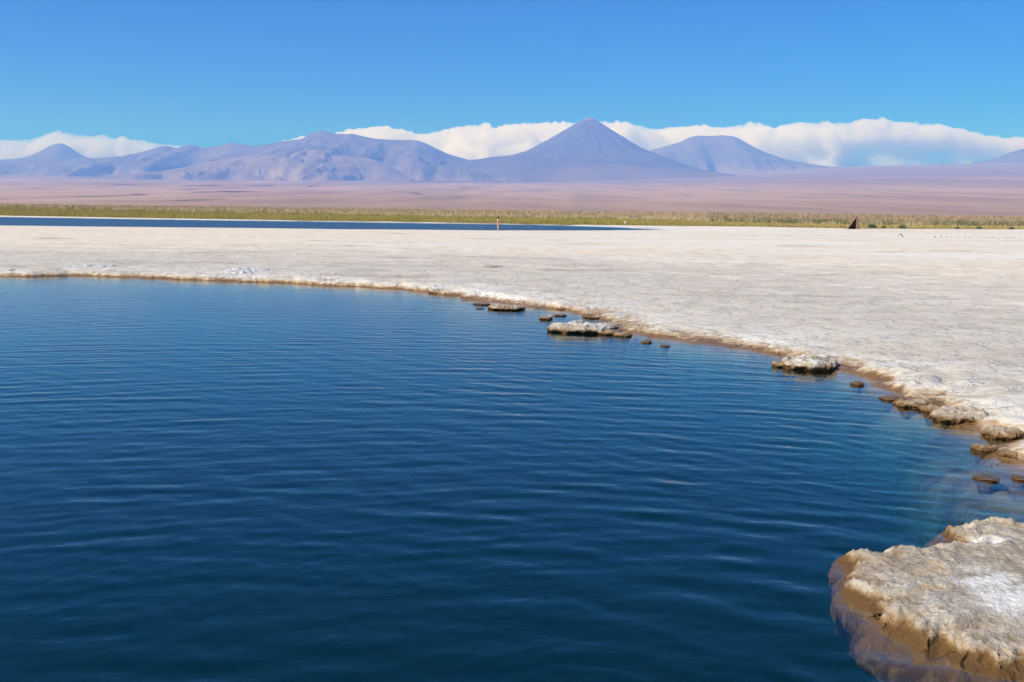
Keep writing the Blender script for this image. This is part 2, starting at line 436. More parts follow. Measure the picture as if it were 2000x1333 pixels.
def land(x, y):
    """height of the ground within the first kilometre, with the shore distance and the grass share"""
    wob = 0.20 * fbm2(x * 1.3, y * 1.1, 5, 3, 0.6) * np.clip(np.hypot(x, y) / 14, 0.6, 2.4)
    s1 = signed(L1, x, y) + wob
    s2 = signed(L2, x, y) + 1.6 * fbm2(x * 0.12, y * 0.3, 3, 8)
    r = np.hypot(x, y); th = np.arctan2(x, y)
    near = sstep(60, 20, r)
    bumpy = fbm2(x * 1.7, y * 1.7, 5, 21, 0.6)
    lumps = np.clip(fbm2(x * 0.55, y * 0.55, 3, 33), 0, 1)
    low = sstep(1.2, 2.4, x) * sstep(15.0, 16.5, y) * sstep(30, 22, y)
    lip = 0.05 + 0.075 * sstep(0.0, 0.45, s1) + 0.055 * sstep(0.0, 0.6 + 3.5 * low, s1) + (1 - 0.8 * low) * (0.09 * lumps + 0.035 * bumpy) * sstep(0.1, 0.8, s1) * sstep(9.0, 1.2, s1) 
    brk = 0.35 + 0.65 * sstep(-0.25, 0.25, fbm2(x * 0.9 + 40, y * 0.9, 3, 91))
    lip = lip * (brk + (1 - brk) * sstep(0.2, 1.4, s1))
    lip = lip * sstep(-0.03, 0.20, s1) + 0.018 * bumpy * sstep(2, 8, s1) + 0.05 * fbm2(x * 0.07, y * 0.07, 2, 5) * sstep(3, 12, s1)
    shelf = 0.4 + 0.4 * fbm2(x * 0.5, y * 0.5, 2, 44) + 0.8 * sstep(3.5, 6.5, x) * sstep(16, 11, y)
    shelf = np.maximum(shelf, 0.25)
    fq = np.hypot((x - 4.95) / 0.85, (y - 9.5) / 1.6) + 0.45 * fbm2(x * 1.3, y * 0.9, 4, 47)
    under = -0.06 - 0.22 * sstep(0, 0.3, -s1) + 0.06 * bumpy - 0.25 * sstep(0.2, 1.0, -s1 / shelf) - 3.2 * sstep(0.75, 2.0, -s1 / shelf)
    under = np.maximum(under, np.where(fq < 2.2, -0.08 + 0.05 * bumpy - 0.30 * sstep(0.3, 1.1, fq) - 3.0 * sstep(0.8, 1.9, fq), -9))
    h = np.where(s1 > 0, lip, under * sstep(0.0, 0.12, -s1))
    # second lagoon: low flat banks
    flat = 0.02 + 0.98 * sstep(0, 26, s2)
    far_bank = sstep(0, 3.0, s2) * 0.16
    h_far = np.where(r > 190, np.maximum(flat * 0.18, far_bank), flat * 0.2)
    h = np.where(s1 > 12, np.where(s2 > 0, h * sstep(-1, 26, s2) + 0.03 * sstep(0, 2, s2), 0), h)
    h = np.where((s2 > 0) & (r > 165) & (s1 > 12), np.maximum(h, far_bank), h)
    h = np.where(s2 < 0, -0.02 - 1.5 * sstep(0, 5, -s2), h)
    gf = grass_front(th)
    h = h + 1.75 * sstep(gf + 60, gf + 300, r) * np.cos(np.clip(th, -1.2, 1.2)) ** 0.5
    veg = sstep(gf - 3, gf + 2, r + 3.0 * fbm2(x * 0.2, y * 0.2, 3, 61)) * sstep(1.35, 1.0, np.abs(th))
    return h, s1, veg, sstep(12, 6, s1)

# ------------------------------------------------------------------ ground
half = np.radians(34)
th_f = np.linspace(-half, half, 620)
th_c = np.concatenate([np.linspace(-math.pi, -half, 60)[:-1], th_f, np.linspace(half, math.pi, 60)[1:-1]])
r_a = 6.0 * np.exp(np.arange(0, math.log(300 / 6.0), 0.0066))
r_b = np.concatenate([np.linspace(0.4, 5.6, 12), r_a, np.geomspace(305, 1300, 26)])
R, TH = np.meshgrid(r_b, th_c, indexing='ij')
X, Y = R * np.sin(TH), R * np.cos(TH)
H, SH, VG, RM = land(X.ravel(), Y.ravel())
H = np.where((R.ravel() < 3.0), np.maximum(H, np.where(Y.ravel() < 2.2, 0.3, H)), H)
V = np.stack([X.ravel(), Y.ravel(), H], -1)
flat = mesh_np("salt_flat", V, grid_quads(len(r_b), len(th_c), True), M_FLAT, attrs={"shore": SH, "veg": VG, "rim": RM})
tag(flat, "pale salt flat curving round the blue lagoon", kind="structure")

def plain_h(x, y):
    ux = np.clip((x / np.maximum(y, 1.0) + 0.55) / 1.1, 0, 1)
    top = np.interp(ux, [0.0, 0.2, 0.45, 0.57, 0.7, 0.82, 0.9, 1.0], [1180, 1170, 1230, 1330, 1560, 1880, 2000, 2150])
    u = np.clip((y - 2500) / 37500, 0, 1.35)
    z = 0.7 + top * u ** 1.32
    rough = sstep(3000, 9000, y)
    z = z + rough * (26 * fbm2(x / 2600, y / 5200, 5, 71, 0.55) + 10 * ridged2(x / 700, y / 2600, 3, 75)) * np.clip(y / 20000, 0.15, 1.0)
    return z
thp = np.linspace(-np.radians(52), np.radians(52), 520)
rp = np.concatenate([np.geomspace(900, 6000, 30), np.linspace(6200, 50500, 290)])
R, TH = np.meshgrid(rp, thp, indexing='ij')
X, Y = R * np.sin(TH), R * np.cos(TH)
Z = plain_h(X.ravel(), Y.ravel())
lx, ly = X.ravel(), Y.ravel()
lc = at(930, 357, 29500)
lava = sstep(0.62, 0.3, np.hypot((lx - lc.x) / 5200, (ly - 30500) / 6500) + 0.5 * fbm2(lx / 3000, ly / 5000, 4, 81))
Z = np.where(ly > 41500, Z - (ly - 41500) * 0.04, Z)
desert = mesh_np("desert_plain", np.stack([lx, ly, Z], -1), grid_quads(len(rp), len(thp)), M_DESERT, attrs={"lava": lava})
tag(desert, "pink desert plain rising slowly towards the mountains", kind="structure")

# ------------------------------------------------------------------ mountains
def ridge(name, prof, D, front, back, mat, seed, label, rough=1.0, nx=260, ny=90, p=1.25, light=0.0):
    pts = [at(a, b, D) for a, b in prof]
    xs = np.array([q.x for q in pts]); zs = np.array([q.z for q in pts])
    x = np.linspace(xs[0], xs[-1], nx)
    v = np.linspace(-1, 1, ny)
    VV, XX = np.meshgrid(v, x, indexing='ij')
    front = front * (0.85 + 0.75 * fbm2(XX / 2600, XX * 0 + 3.3, 3, seed + 20))
    yy = D + np.where(VV < 0, VV * front, VV * back)
    top = np.interp(XX, xs, zs)
    k = 1500.0
    top = top + (22 * fbm2(XX / 700, XX * 0 + seed, 4, seed)) * rough
    base = plain_h(XX.ravel(), np.minimum(yy.ravel(), 41000)).reshape(XX.shape) - 90
    rel = np.maximum(top - base, 0)
    a = np.abs(VV)
    spur = ridged2(XX / k + 0.6 * fbm2(XX / 900, yy / 900, 2, seed + 9), yy / (k * 2.4), 5, seed + 3)
    aa = np.clip(a * (1.0 - 0.42 * spur * a ** 0.35 * rough), 0, 1)
    cross = (1 - aa) ** p * sstep(1.0, 0.72, a)
    det = fbm2(XX / 520, yy / 520, 5, seed + 5)
    z = base + rel * cross + rel * 0.10 * rough * det * np.clip(a * 4, 0, 1) * (1 - a) 
    st = np.clip(sstep(0.15, 0.6, det) * light + light * 0.3 * sstep(0.3, 0.9, spur), 0, 1)
    o = mesh_np(name, np.stack([XX, yy, z], -1).reshape(-1, 3), grid_quads(ny, nx), mat, attrs={"streak": st.ravel(), "foot": sstep(0.30, 0.04, cross + 0.16 * fbm2(XX / 1500, yy / 2500, 4, seed + 30)).ravel()})
    return tag(o, label, kind="structure")

ridge("mountain", [(-420, 322), (-300, 300), (-180, 306), (-60, 312), (0, 312), (30, 310), (65, 306), (80, 295), (100, 284), (112, 280), (120, 279), (135, 286), (150, 297), (165, 305), (180, 310), (230, 314), (300, 322)],
      45000, 5200, 4000, M_MTN, 201, "small pointed volcano cone at the far left of the skyline", 0.45, 200, 70, 1.15)
ridge("mountain", [(-300, 330), (-100, 322), (0, 316), (120, 311), (190, 309), (250, 304), (290, 294), (315, 285), (330, 285), (345, 290), (360, 284), (380, 283), (395, 289), (430, 285), (450, 278), (470, 281), (500, 286), (540, 290), (600, 300), (680, 330)],
      39500, 8200, 4000, M_MTN, 211, "long low mountain range left of the twin-humped peak", 1.0, 320, 100, 1.3, 0.5)
ridge("mountain", [(440, 300), (480, 286), (500, 284), (530, 280), (560, 275), (590, 271), (605, 262), (615, 258), (626, 255.5), (640, 257), (660, 261), (680, 262), (690, 261), (700, 264), (730, 270), (760, 273), (800, 273), (815, 274), (830, 279), (850, 289), (880, 302), (910, 311), (930, 316), (960, 321), (1020, 332)],
      37500, 7600, 4500, M_MTN, 223, "broad twin-humped mountain standing left of the tall volcano", 0.9, 340, 110, 1.2, 0.1)
ridge("foothill", [(250, 345), (340, 335), (400, 318), (450, 309), (500, 304), (545, 300), (570, 294), (620, 292), (650, 301), (690, 306), (730, 311), (760, 324), (790, 338), (815, 350)],
      32500, 5200, 4000, M_HILL, 233, "lighter pinkish foothills below the twin-humped mountain", 0.95, 320, 110, 1.15, 0.2)
ridge("mountain", [(1190, 318), (1240, 303), (1270, 293), (1300, 285), (1330, 277), (1345, 268.5), (1360, 264.5), (1380, 265), (1400, 265), (1410, 263), (1418, 265), (1430, 265), (1445, 271), (1475, 289), (1500, 300), (1540, 313), (1580, 320), (1620, 326), (1680, 332)],
      45500, 6000, 4200, M_MTN, 241, "flat-topped mountain right of the tall volcano", 0.7, 260, 90, 1.15, 0.2)
ridge("mountain", [(1880, 322), (1920, 316), (1950, 309), (1975, 297), (2000, 290), (2060, 278), (2120, 270), (2250, 285), (2450, 318)],
      44000, 5000, 4200, M_MTN, 251, "purple mountain shoulder cut by the right edge of the picture", 0.7, 160, 70, 1.2, 0.2)

# the tall volcano: a cone with radial gullies
def volcano():
    D = 37500.0
    c = at(1146, 420, D)
    px = D / F
    left = [(0, 230.5), (7, 231.3), (13, 235), (24, 242), (56, 262.5), (87, 281), (121, 300), (155, 309.5), (200, 315), (245, 322), (300, 335), (380, 352)]
    right = [(0, 230.5), (9, 231.5), (14, 235), (23, 241), (48, 258), (74, 274), (100, 289.5), (118, 297.5), (155, 311), (205, 329), (250, 338), (300, 346), (380, 356)]
    rr = np.concatenate([np.linspace(0, 24, 20), np.linspace(26, 380, 150)])
    az = np.linspace(-math.pi, math.pi, 420, endpoint=False)
    RR, AZ = np.meshgrid(rr, az, indexing='ij')
    zc = lambda prof: np.array([at(1146, b, D).z for a, b in prof])
    zl = np.interp(RR, [a for a, b in left], zc(left)); zr = np.interp(RR, [a for a, b in right], zc(right))
    w = 0.5 + 0.5 * np.sin(AZ)                       # 1 to the right
    z = zl * (1 - w) + zr * w
    n = ridged2(AZ * 5.2 + 0.25 * noise2(AZ * 3, RR / 60, 4), RR / 190 + 0 * AZ, 4, 300)
    wz = AZ + 0.10 * noise2(np.cos(AZ) * 3, np.sin(AZ) * 3 + RR / 70, 305)
    n2 = 0.6 * fbm2(np.cos(wz) * 7 + 9, np.sin(wz) * 7 + RR / 300, 5, 307, 0.6) + 0.55
    amp = np.clip((RR - 6) / 40, 0, 1) * np.clip((330 - RR) / 200, 0.1, 1)
    z = z + (n2 - 0.55) * 130 * amp * (0.6 + 0.9 * np.clip(noise2(np.cos(AZ) * 2.2, np.sin(AZ) * 2.2 + RR / 120, 333) + 0.4, 0, 1)) + 25 * fbm2(RR * np.cos(AZ) / 14, RR * np.sin(AZ) / 14, 4, 311) * amp
    z = np.where(RR < 7, z - 30 * (1 - RR / 7), z)   # shallow crater
    base = plain_h((c.x + RR * px * np.sin(AZ)).ravel(), np.minimum(D + RR * px * np.cos(AZ), 41000).ravel()).reshape(RR.shape) - 120
    z = np.where(RR > 330, z * (1 - (RR - 330) / 50) + base * (RR - 330) / 50, z)
    st = np.clip(sstep(0.1, 0.5, fbm2(np.cos(wz) * 11, np.sin(wz) * 11 + RR / 300, 4, 317)) * sstep(150, 15, RR) * 0.5 + 1.0 * sstep(20, 8, RR), 0, 1)
    V = np.stack([c.x + RR * px * np.sin(AZ), D + RR * px * np.cos(AZ), z], -1).reshape(-1, 3)
    o = mesh_np("volcano", V, grid_quads(len(rr), len(az), True), M_VOLC, attrs={"streak": st.ravel(), "foot": (0.8 * sstep(215, 330, RR + 60 * fbm2(np.cos(AZ) * 4, np.sin(AZ) * 4 + RR / 90, 4, 331)) * sstep(-0.3, 0.5, np.sin(AZ) + 0.3)).ravel()})
    tag(o, "tall steep cone of the volcano with pale streaks below its summit", kind="structure")
volcano()

# ------------------------------------------------------------------ water
def closed_water(name, P, nr, nc, depth, mat):
    """top sheet P (nr*nc) closed by a skirt and a floor into one body"""
    Q = grid_quads(nr, nc)
    loop = list(range(nc)) + [i * nc + nc - 1 for i in range(1, nr)] + [(nr - 1) * nc + j for j in range(nc - 2, -1, -1)] + [i * nc for i in range(nr - 2, 0, -1)]
    n = len(P)
    low = P[loop].copy(); low[:, 2] = -depth
    ctr = low.mean(0)[None]
    V = np.concatenate([P, low, ctr])
    m = len(loop)
    k = np.arange(m); k2 = (k + 1) % m
    la = np.array(loop)
    skirt = np.stack([la[k], la[k2], n + k2, n + k], -1)
    T = np.stack([np.full(m, n + m), n + k2, n + k], -1)
    return mesh_np(name, V, np.concatenate([Q, skirt[:, ::-1]]), mat, T=T)

th = np.concatenate([np.linspace(-np.radians(88), -np.radians(31), 60)[:-1], np.linspace(-np.radians(31), np.radians(31), 680), np.linspace(np.radians(31), np.radians(88), 60)[1:]])
rw = np.concatenate([np.linspace(1.0, 4.6, 40)[:-1], 4.6 * np.exp(np.arange(0, math.log(52 / 4.6), 0.0029))])
R, TH = np.meshgrid(rw, th, indexing='ij')
X, Y = R * np.sin(TH), R * np.cos(TH)
Z = np.zeros_like(X)
for i in range(66):
    lam = float(np.exp(RNG.uniform(math.log(0.15), math.log(0.75))))
    sx_, sy_ = RNG.uniform(-3.5, 3.5), RNG.uniform(-9, 0)
    if i % 3 == 2: sx_, sy_ = RNG.uniform(-45, 20), RNG.uniform(-30, -12)
    d = np.hypot(X - sx_, Y - sy_)
    a = 0.0019 * lam ** 1.05 * RNG.uniform(0.5, 1.1)
    env = np.clip(0.4 + 1.7 * noise2(X / (3 + 5 * lam) + i * 3.1, Y / (2 + 3 * lam) - i * 1.7, 400 + i), 0, 1.8)
    ph = 1.1 * noise2(X / 3.0 - i, Y / 3.0 + i, 460 + i)
    Z += a * np.clip((9.0 / np.maximum(R, 4)) ** 0.5, 0.45, 1.15) * env * np.sin(2 * math.pi * d / lam + ph + RNG.uniform(0, 6.28))
Z *= 1.0
water = closed_water("lagoon", np.stack([X, Y, Z], -1).reshape(-1, 3), len(rw), len(th), 4.0, M_WATER)
tag(water, "rippled deep blue lagoon filling the foreground", kind="structure")

xs = np.linspace(-190, 32, 300); ys = np.linspace(100, 232, 180)
Yg, Xg = np.meshgrid(ys, xs, indexing='ij')
Zg = 0.012 * fbm2(Xg / 2.5, Yg / 1.2, 3, 510)
water2 = closed_water("far_lagoon", np.stack([Xg, Yg, Zg], -1).reshape(-1, 3), len(ys), len(xs), 2.2, M_WATER2)
tag(water2, "narrow strip of second blue lagoon beyond the salt flat", kind="structure")

# ------------------------------------------------------------------ rocks along the shore
def rock_mesh(w, d, h, seed, segs=64, tilt=0.0, under=0.35):
    prof = [(0.0, 1.0), (0.2, 1.0), (0.4, 0.98), (0.58, 0.95), (0.74, 0.9), (0.86, 0.8), (0.94, 0.66), (0.985, 0.5), (1.0, 0.34), (0.975, 0.2), (0.93, 0.08), (0.88, -0.05), (0.62, -0.2), (0.36, -0.6), (0.25, -1.4)]
    n = len(prof)
    # resample
    tt = np.linspace(0, n - 1, 46)
    pr = np.interp(tt, range(n), [a for a, b in prof]); pz = np.interp(tt, range(n), [b for a, b in prof])
    az = np.linspace(0, 2 * math.pi, segs, endpoint=False)
    P, A = np.meshgrid(pr, az, indexing='ij'); Zp = np.repeat(pz[:, None], segs, 1)
    rad = 1 + 0.30 * fbm2(np.cos(A) * 1.5 + seed, np.sin(A) * 1.5, 4, seed) + 0.10 * fbm2(np.cos(A) * 6 + seed, np.sin(A) * 6, 2, seed + 1)
    x = P * rad * w / 2 * np.cos(A); y = P * rad * d / 2 * np.sin(A)
    z = np.where(Zp > 0, Zp * h, Zp * under)
    s = 2.2 / max(h, 0.08) * 0.3
    top = np.clip(Zp * 1.6, 0, 1)
    hm = 1 + 0.55 * fbm2(x / (w * 0.35) + seed, y / (d * 0.4), 3, seed + 2)
    z = np.where(Zp > 0.1, z * np.clip(hm, 0.35, 1.6), z)
    rg_ = 0.45 - 1.9 * np.abs(fbm3(x * 6 + seed, y * 6, z * 9, 4, seed + 8))
    amp = 0.22 * h
    z = z + 0.05 * rg_ * np.clip(P * 4, 0, 1) * min(1, h / 0.12)
    x = x + 0.03 * rg_ * min(1, h / 0.12)
    x = x + amp * fbm3(x * s * 2, y * s * 2, z * s * 2, 3, seed + 3)
    y = y + amp * fbm3(x * s * 2 + 9, y * s * 2, z * s * 2, 3, seed + 4)
    z = z + amp * 1.1 * fbm3(x * s * 2, y * s * 2 + 9, z * s * 2, 4, seed + 5) * np.clip(P * 4, 0.0, 1)
    return np.stack([x, y, z], -1).reshape(-1, 3), grid_quads(len(pr), segs, True)

# picture x, waterline y, width in picture px, height m, depth m, sink, label
ROCKS = [
 (1137, 653, 128, 0.24, 0.95, "large grey crusted islet with a dark undercut in the middle of the shore"),
 (1186, 656, 46, 0.10, 0.45, "brown rock touching the right end of the grey crusted islet"),
 (1217, 660, 38, 0.09, 0.35, "flat brown rock in the water just right of the crusted islet"),
 (1263, 672, 22, 0.05, 0.22, "little brown rock in open water between islet and grey mound"),
 (1300, 680, 20, 0.035, 0.22, "lowest tiny brown rock off the shore, right of another small one"),
 (1066, 627, 26, 0.09, 0.40, "small brown rock at the left tip of the grey crusted islet"),
 (1095, 620, 26, 0.045, 0.30, "thin flat rock behind the left end of the crusted islet"),
 (990, 608, 76, 0.13, 0.8, "long low tan islet left of the cove mouth"),
 (940, 598, 34, 0.05, 0.5, "flat brown rock at the left tip of the long tan islet"),
 (938, 606, 18, 0.03, 0.3, "tiny flat rock awash in front of the long tan islet"),
 (1588, 725, 108, 0.25, 0.75, "rounded grey crusted mound at the water's edge on the right shore"),
 (1536, 720, 50, 0.11, 0.40, "low brown tongue of rock at the left foot of the grey mound"),
 (1677, 755, 26, 0.05, 0.22, "small brown rock awash right of the grey crusted mound"),
 (1752, 786, 46, 0.06, 0.30, "pointed brown ledge jutting from the orange bank on the right"),
 (1793, 800, 64, 0.12, 0.42, "brown overhanging ledge between the pointed ledge and the big crusted block"),
 (1898, 832, 96, 0.23, 0.62, "big grey-brown crusted block at the bend of the right shore"),
 (1832, 810, 44, 0.11, 0.36, "brown ledge adjoining the left side of the big crusted block"),
 (1972, 862, 62, 0.17, 0.42, "tan boulder on the right edge above the round brown knob"),
 (1932, 888, 44, 0.11, 0.26, "round brown knob of rock in the water at the right shore"),
 (1988, 900, 52, 0.11, 0.30, "tan rock at the right edge beside the round brown knob"),
 (1934, 942, 50, 0.035, 0.24, "flat brown stone awash alone in the shallows on the right"),
 (1996, 941, 26, 0.03, 0.2, "small brown stone awash at the right edge of the shallows"),
 (26, 539, 36, 0.22, 1.1, "dark-topped brown rock on the waterline at far left"),
 (112, 540, 40, 0.14, 1.0, "low brown rock on the left waterline below the first white salt mound"),
 (443, 550, 66, 0.16, 1.2, "brown rock ledge below the white salt mound on the left shore"),
 (647, 558, 50, 0.20, 1.1, "left one of two ochre rocks side by side on the middle of the far shore"),
 (697, 560, 44, 0.20, 1.0, "right one of two ochre rocks side by side on the middle of the far shore"),
 (858, 576, 44, 0.14, 0.9, "brown rock lying apart where the shore begins to bend"),
 (925, 586, 50, 0.13, 0.7, "ochre ledge on the shore behind the long tan islet"),
 (1165, 624, 54, 0.10, 0.7, "broken ochre ledge along the back of the small cove"),
 (1110, 608, 50, 0.07, 0.6, "low ochre ledge at the far side of the small cove"),
 (960, 522, 40, 0.07, 1.0, "low yellowish mound on the grey salt flat above the shore"),
 (586, 498, 34, 0.07, 1.4, "low yellowish mound far out on the left salt flat"),
]
for i, (px, py, wpx, h, d, lab) in enumerate(ROCKS):
    g = ground(px, py - (2 if i < 31 else 0), 0.0 if i < 31 else 0.18)
    w = wpx / F * g.y * (1.2 if 13 <= i <= 19 else 1.0)
    V, Q = rock_mesh(w, d, h * (0.52 if 13 <= i <= 19 else 0.66), 600 + i * 7, 128 if wpx > 60 else 72)
    o = mesh_np("salt_rock" if i < 31 else "salt_mound", V, Q[:, ::-1], M_ROCK)
    o.location = (g.x, g.y + d * (0.44 if 13 <= i <= 19 else 0.30), g.z)
    tag(o, lab, "rock" if i < 31 else "salt mound", "salt crusted rocks along the lagoon shore" if i < 31 else None)
MOUNDS = [(140, 535, 90, 0.10, 3.0, "white salt mound with dark cracks on the far left shore"),
          (458, 545, 96, 0.13, 3.0, "white cracked salt mound left of the middle of the far shore"),
          (318, 540, 70, 0.07, 3.0, "low white salt mound midway between the two cracked ones")]
for i, (px, py, wpx, h, d, lab) in enumerate(MOUNDS):
    g = ground(px, py - 5, 0.1)
    V, Q = rock_mesh(wpx / F * g.y, d, h, 900 + i * 5, 96)
    o = mesh_np("salt_mound", V, Q[:, ::-1], M_MOUND)
    o.location = (g.x, g.y + d * 0.5, 0.1)
    tag(o, lab, "salt mound")

# ------------------------------------------------------------------ the big rock in the near right corner
def near_rock():
    edge = [((2350, 985), .1), ((2120, 985), .16), ((2000, 1004), .14), ((1945, 1001), .12), ((1895, 1012), .08), ((1900, 1026), .05), ((1840, 1032), .04), ((1850, 1040), .05),
            ((1880, 1046), .12), ((1815, 1043), .16), ((1748, 1048), .15), ((1738, 1062), .12), ((1690, 1072), .08), ((1645, 1083), .04), ((1640, 1092), .02), ((1656, 1106), .05),
            ((1652, 1130), .05), ((1646, 1152), .02), ((1672, 1166), .02), ((1702, 1180), .02), ((1706, 1202), .02), ((1728, 1224), .02), ((1768, 1230), .02), ((1778, 1246), .02),
            ((1812, 1262), .02), ((1842, 1262), .02), ((1876, 1290), .02), ((1930, 1300), .02), ((1975, 1312), .02), ((2040, 1316), .02), ((2200, 1380), .02), ((2600, 1420), .02), ((2800, 1200), .1), ((2650, 1020), .1)]
    poly = [tuple(ground(a, b, z).xy) for (a, b), z in edge]
    P = np.array(poly)
    x0, y0 = P.min(0) - 1.1; x1, y1 = P.max(0) + 1.1
    x1 = min(x1, 5.2)
    step = 0.0135
    xs = np.arange(x0, x1, step); ys = np.arange(y0, y1, step)
    Yg, Xg = np.meshgrid(ys, xs, indexing='ij')
    sh = Xg.shape
    x, y = Xg.ravel(), Yg.ravel()
    wob = 0.05 * fbm2(x * 4.5, y * 4.5, 4, 701) + 0.04 * fbm2(x * 13, y * 13, 3, 705)
    s = -signed(poly, x, y) + wob + 0.035                              # positive inside
    top = 0.122 + 0.035 * fbm2(x * 0.9, y * 0.9, 3, 711)
    lobes = 1 - np.abs(fbm2(x * 2.6, y * 2.6, 3, 717)) * 2.0
    pits = fbm2(x * 9, y * 9, 4, 723, 0.6)
    fine = fbm2(x * 28, y * 28, 3, 729, 0.6)
    rim = sstep(0.75, 0.1, s)
    h_in = top * (sstep(-0.02, 0.13, s) * 0.55 + 0.30 * sstep(0.05, 0.3, s) + 0.15 * sstep(0.2, 0.8, s)) + (0.05 * (lobes - 0.5) * rim + 0.012 * pits + 0.014 * fine) * sstep(0.0, 0.06, s) + (0.04 * pits + 0.022 * fine) * sstep(0.32, 0.05, s) * sstep(0.0, 0.05, s) + 0.012 * pits * rim
    wide = 0.03 + 0.09 * fbm2(x * 2.2, y * 2.2, 3, 735) + 0.15 * sstep(6.6, 5.4, y) 
    wide = np.maximum(wide, 0.03)
    o = -s
    h_out = -0.04 - 0.03 * sstep(0.0, 0.10, o) - 0.07 * sstep(0.2, 1.0, o / wide) + 0.05 * pits + 0.03 * (lobes - 0.5) + 0.02 * fine - 0.9 * sstep(0.9, 1.9, o / wide) - 4.0 * sstep(1.1, 3.6, o / wide)
    z = np.where(s > 0, h_in, h_out * sstep(0.0, 0.015, o))
    # undercut the rim just above the water
    zg = z.reshape(sh); sg = s.reshape(sh)
    gy, gx = np.gradient(sg, step)
    gl = np.hypot(gx, gy) + 1e-6
    push = 0.022 * np.exp(-((zg - 0.015) / 0.04) ** 2) * (np.abs(sg) < 0.12) + 1.5 * np.clip(-zg - 0.20, 0, 1.2)
    Xg = Xg + gx / gl * push; Yg = Yg + gy / gl * push
    V = np.stack([Xg, Yg, zg], -1).reshape(-1, 3)
    Q = grid_quads(sh[0], sh[1])
    keep = (z[Q].min(1) > -0.62) & (s[Q].min(1) > -0.75)
    Q = Q[keep]
    used = np.unique(Q); mp = np.full(len(V), -1); mp[used] = np.arange(len(used))
    q1 = ground(1965, 1150, 0.13); q2 = ground(1900, 1050, 0.13)
    nz = 0.5 * fbm2(V[:, 0] * 3.2, V[:, 1] * 3.2, 4, 741)
    salt = np.maximum(sstep(1.0, 0.35, np.hypot((V[:, 0] - q1.x) / 0.36, (V[:, 1] - q1.y) / 0.52) + nz),
                      0.85 * sstep(1.0, 0.4, np.hypot((V[:, 0] - q2.x) / 0.42, (V[:, 1] - q2.y) / 0.13) + nz))
    o = mesh_np("salt_rock", V[used], mp[Q], M_ROCK, attrs={"salt": salt[used]})
    tag(o, "big pale crusted rock shelf in the near right corner with white salt on top", "rock")
near_rock()

# ------------------------------------------------------------------ grass and reeds (uncountable)
def blades(pos, hgt, wid, tint, nb, lean, rng):
    n = len(pos)
    P = np.repeat(pos, nb, 0); Hh = np.repeat(hgt, nb) * rng.uniform(0.6, 1.1, n * nb); W = np.repeat(wid, nb) * rng.uniform(0.7, 1.2, n * nb)
    C = np.repeat(tint, nb, 0) * rng.uniform(0.88, 1.12, (n * nb, 1))
    a = rng.uniform(0, 2 * math.pi, n * nb); off = rng.normal(0, 1, (n * nb, 2)) * (Hh * 0.28)[:, None]
    b = P[:, :2] + off
    dx, dy = np.cos(a) * W / 2, np.sin(a) * W / 2
    l = rng.normal(0, lean, (n * nb, 2)) * Hh[:, None]
    v0 = np.stack([b[:, 0] - dx, b[:, 1] - dy, P[:, 2] - 0.05], -1)
    v1 = np.stack([b[:, 0] + dx, b[:, 1] + dy, P[:, 2] - 0.05], -1)
    v2 = np.stack([b[:, 0] + l[:, 0], b[:, 1] + l[:, 1], P[:, 2] + Hh], -1)
    V = np.stack([v0, v1, v2], 1).reshape(-1, 3)
    T = np.arange(len(V)).reshape(-1, 3)
    return V, T, np.repeat(C, 3, 0)

rng = np.random.default_rng(5)
N = 62000
thg = rng.uniform(-np.radians(38), np.radians(38), N)
gf = grass_front(thg)
u = rng.uniform(0, 1, N)
rg = 1.0 / (1.0 / gf * (1 - u) + u / (gf + 330))
rg = rg + 1.5 * np.abs(rng.normal(0, 1, N)) * (u < 0.02)
gx, gy = rg * np.sin(thg), rg * np.cos(thg)
gh = land(gx, gy)[0]
rel = rg - gf
right = sstep(0.10, 0.28, thg)
bnd = np.interp(thg, [-0.6, -0.47, -0.3, -0.1, 0.1, 0.25, 0.5], [220, 200, 140, 110, 110, 40, 30]) * (1 + 0.35 * fbm2(thg * 40, rel / 60, 3, 820))
tall = rel > bnd
patch = fbm2(gx / 14, gy / 40, 4, 830)
patch2 = fbm2(gx / 5, gy / 16, 3, 840)
C_green = np.array([0.45, 0.385, 0.105]); C_yel = np.array([0.62, 0.48, 0.19]); C_tan = np.array([0.70, 0.54, 0.31]); C_dk = np.array([0.17, 0.17, 0.085]); C_pink = np.array([0.62, 0.42, 0.28])
w1 = sstep(-0.25, 0.35, patch)[:, None]
tint = C_green * (1 - w1) + (C_green * 0.55 + C_yel * 0.45) * w1
tint = np.where((right[:, None] > rng.uniform(0, 1, (N, 1)) * 1.2), C_yel * 0.95, tint)
tint = np.where(((rel < 5) & (rng.uniform(0, 1, N) < 0.5))[:, None], C_green * 0.35 + C_yel * 0.5, tint)
tt_ = np.where(((patch2 > 0.12) & (rng.uniform(0, 1, N) < 0.3))[:, None], C_dk * 1.15, np.where((patch > -0.3)[:, None], C_tan, C_yel))
tt_ = np.where(((right > 0.5) & (patch2 > -0.12) & (rng.uniform(0, 1, N) < 0.75))[:, None], C_dk * 1.25, tt_)
tt_ = np.where(((rel > bnd + 60) & (rng.uniform(0, 1, N) < 0.55))[:, None], C_pink, tt_)
tint = np.where(tall[:, None], tt_, tint)
hg = np.where(tall, 0.75 + 0.30 * (patch2 > 0.12) + 0.25 * right, 0.42 + 0.18 * rng.uniform(0, 1, N)) * (0.85 + 0.3 * rng.uniform(0, 1, N))
hg = hg * np.where(rel < 6, 0.6, 1.0)
wd = np.where(tall, 0.14, 0.11)
V, T, C = blades(np.stack([gx, gy, gh], -1), hg, wd, tint, 6, 0.22, rng)
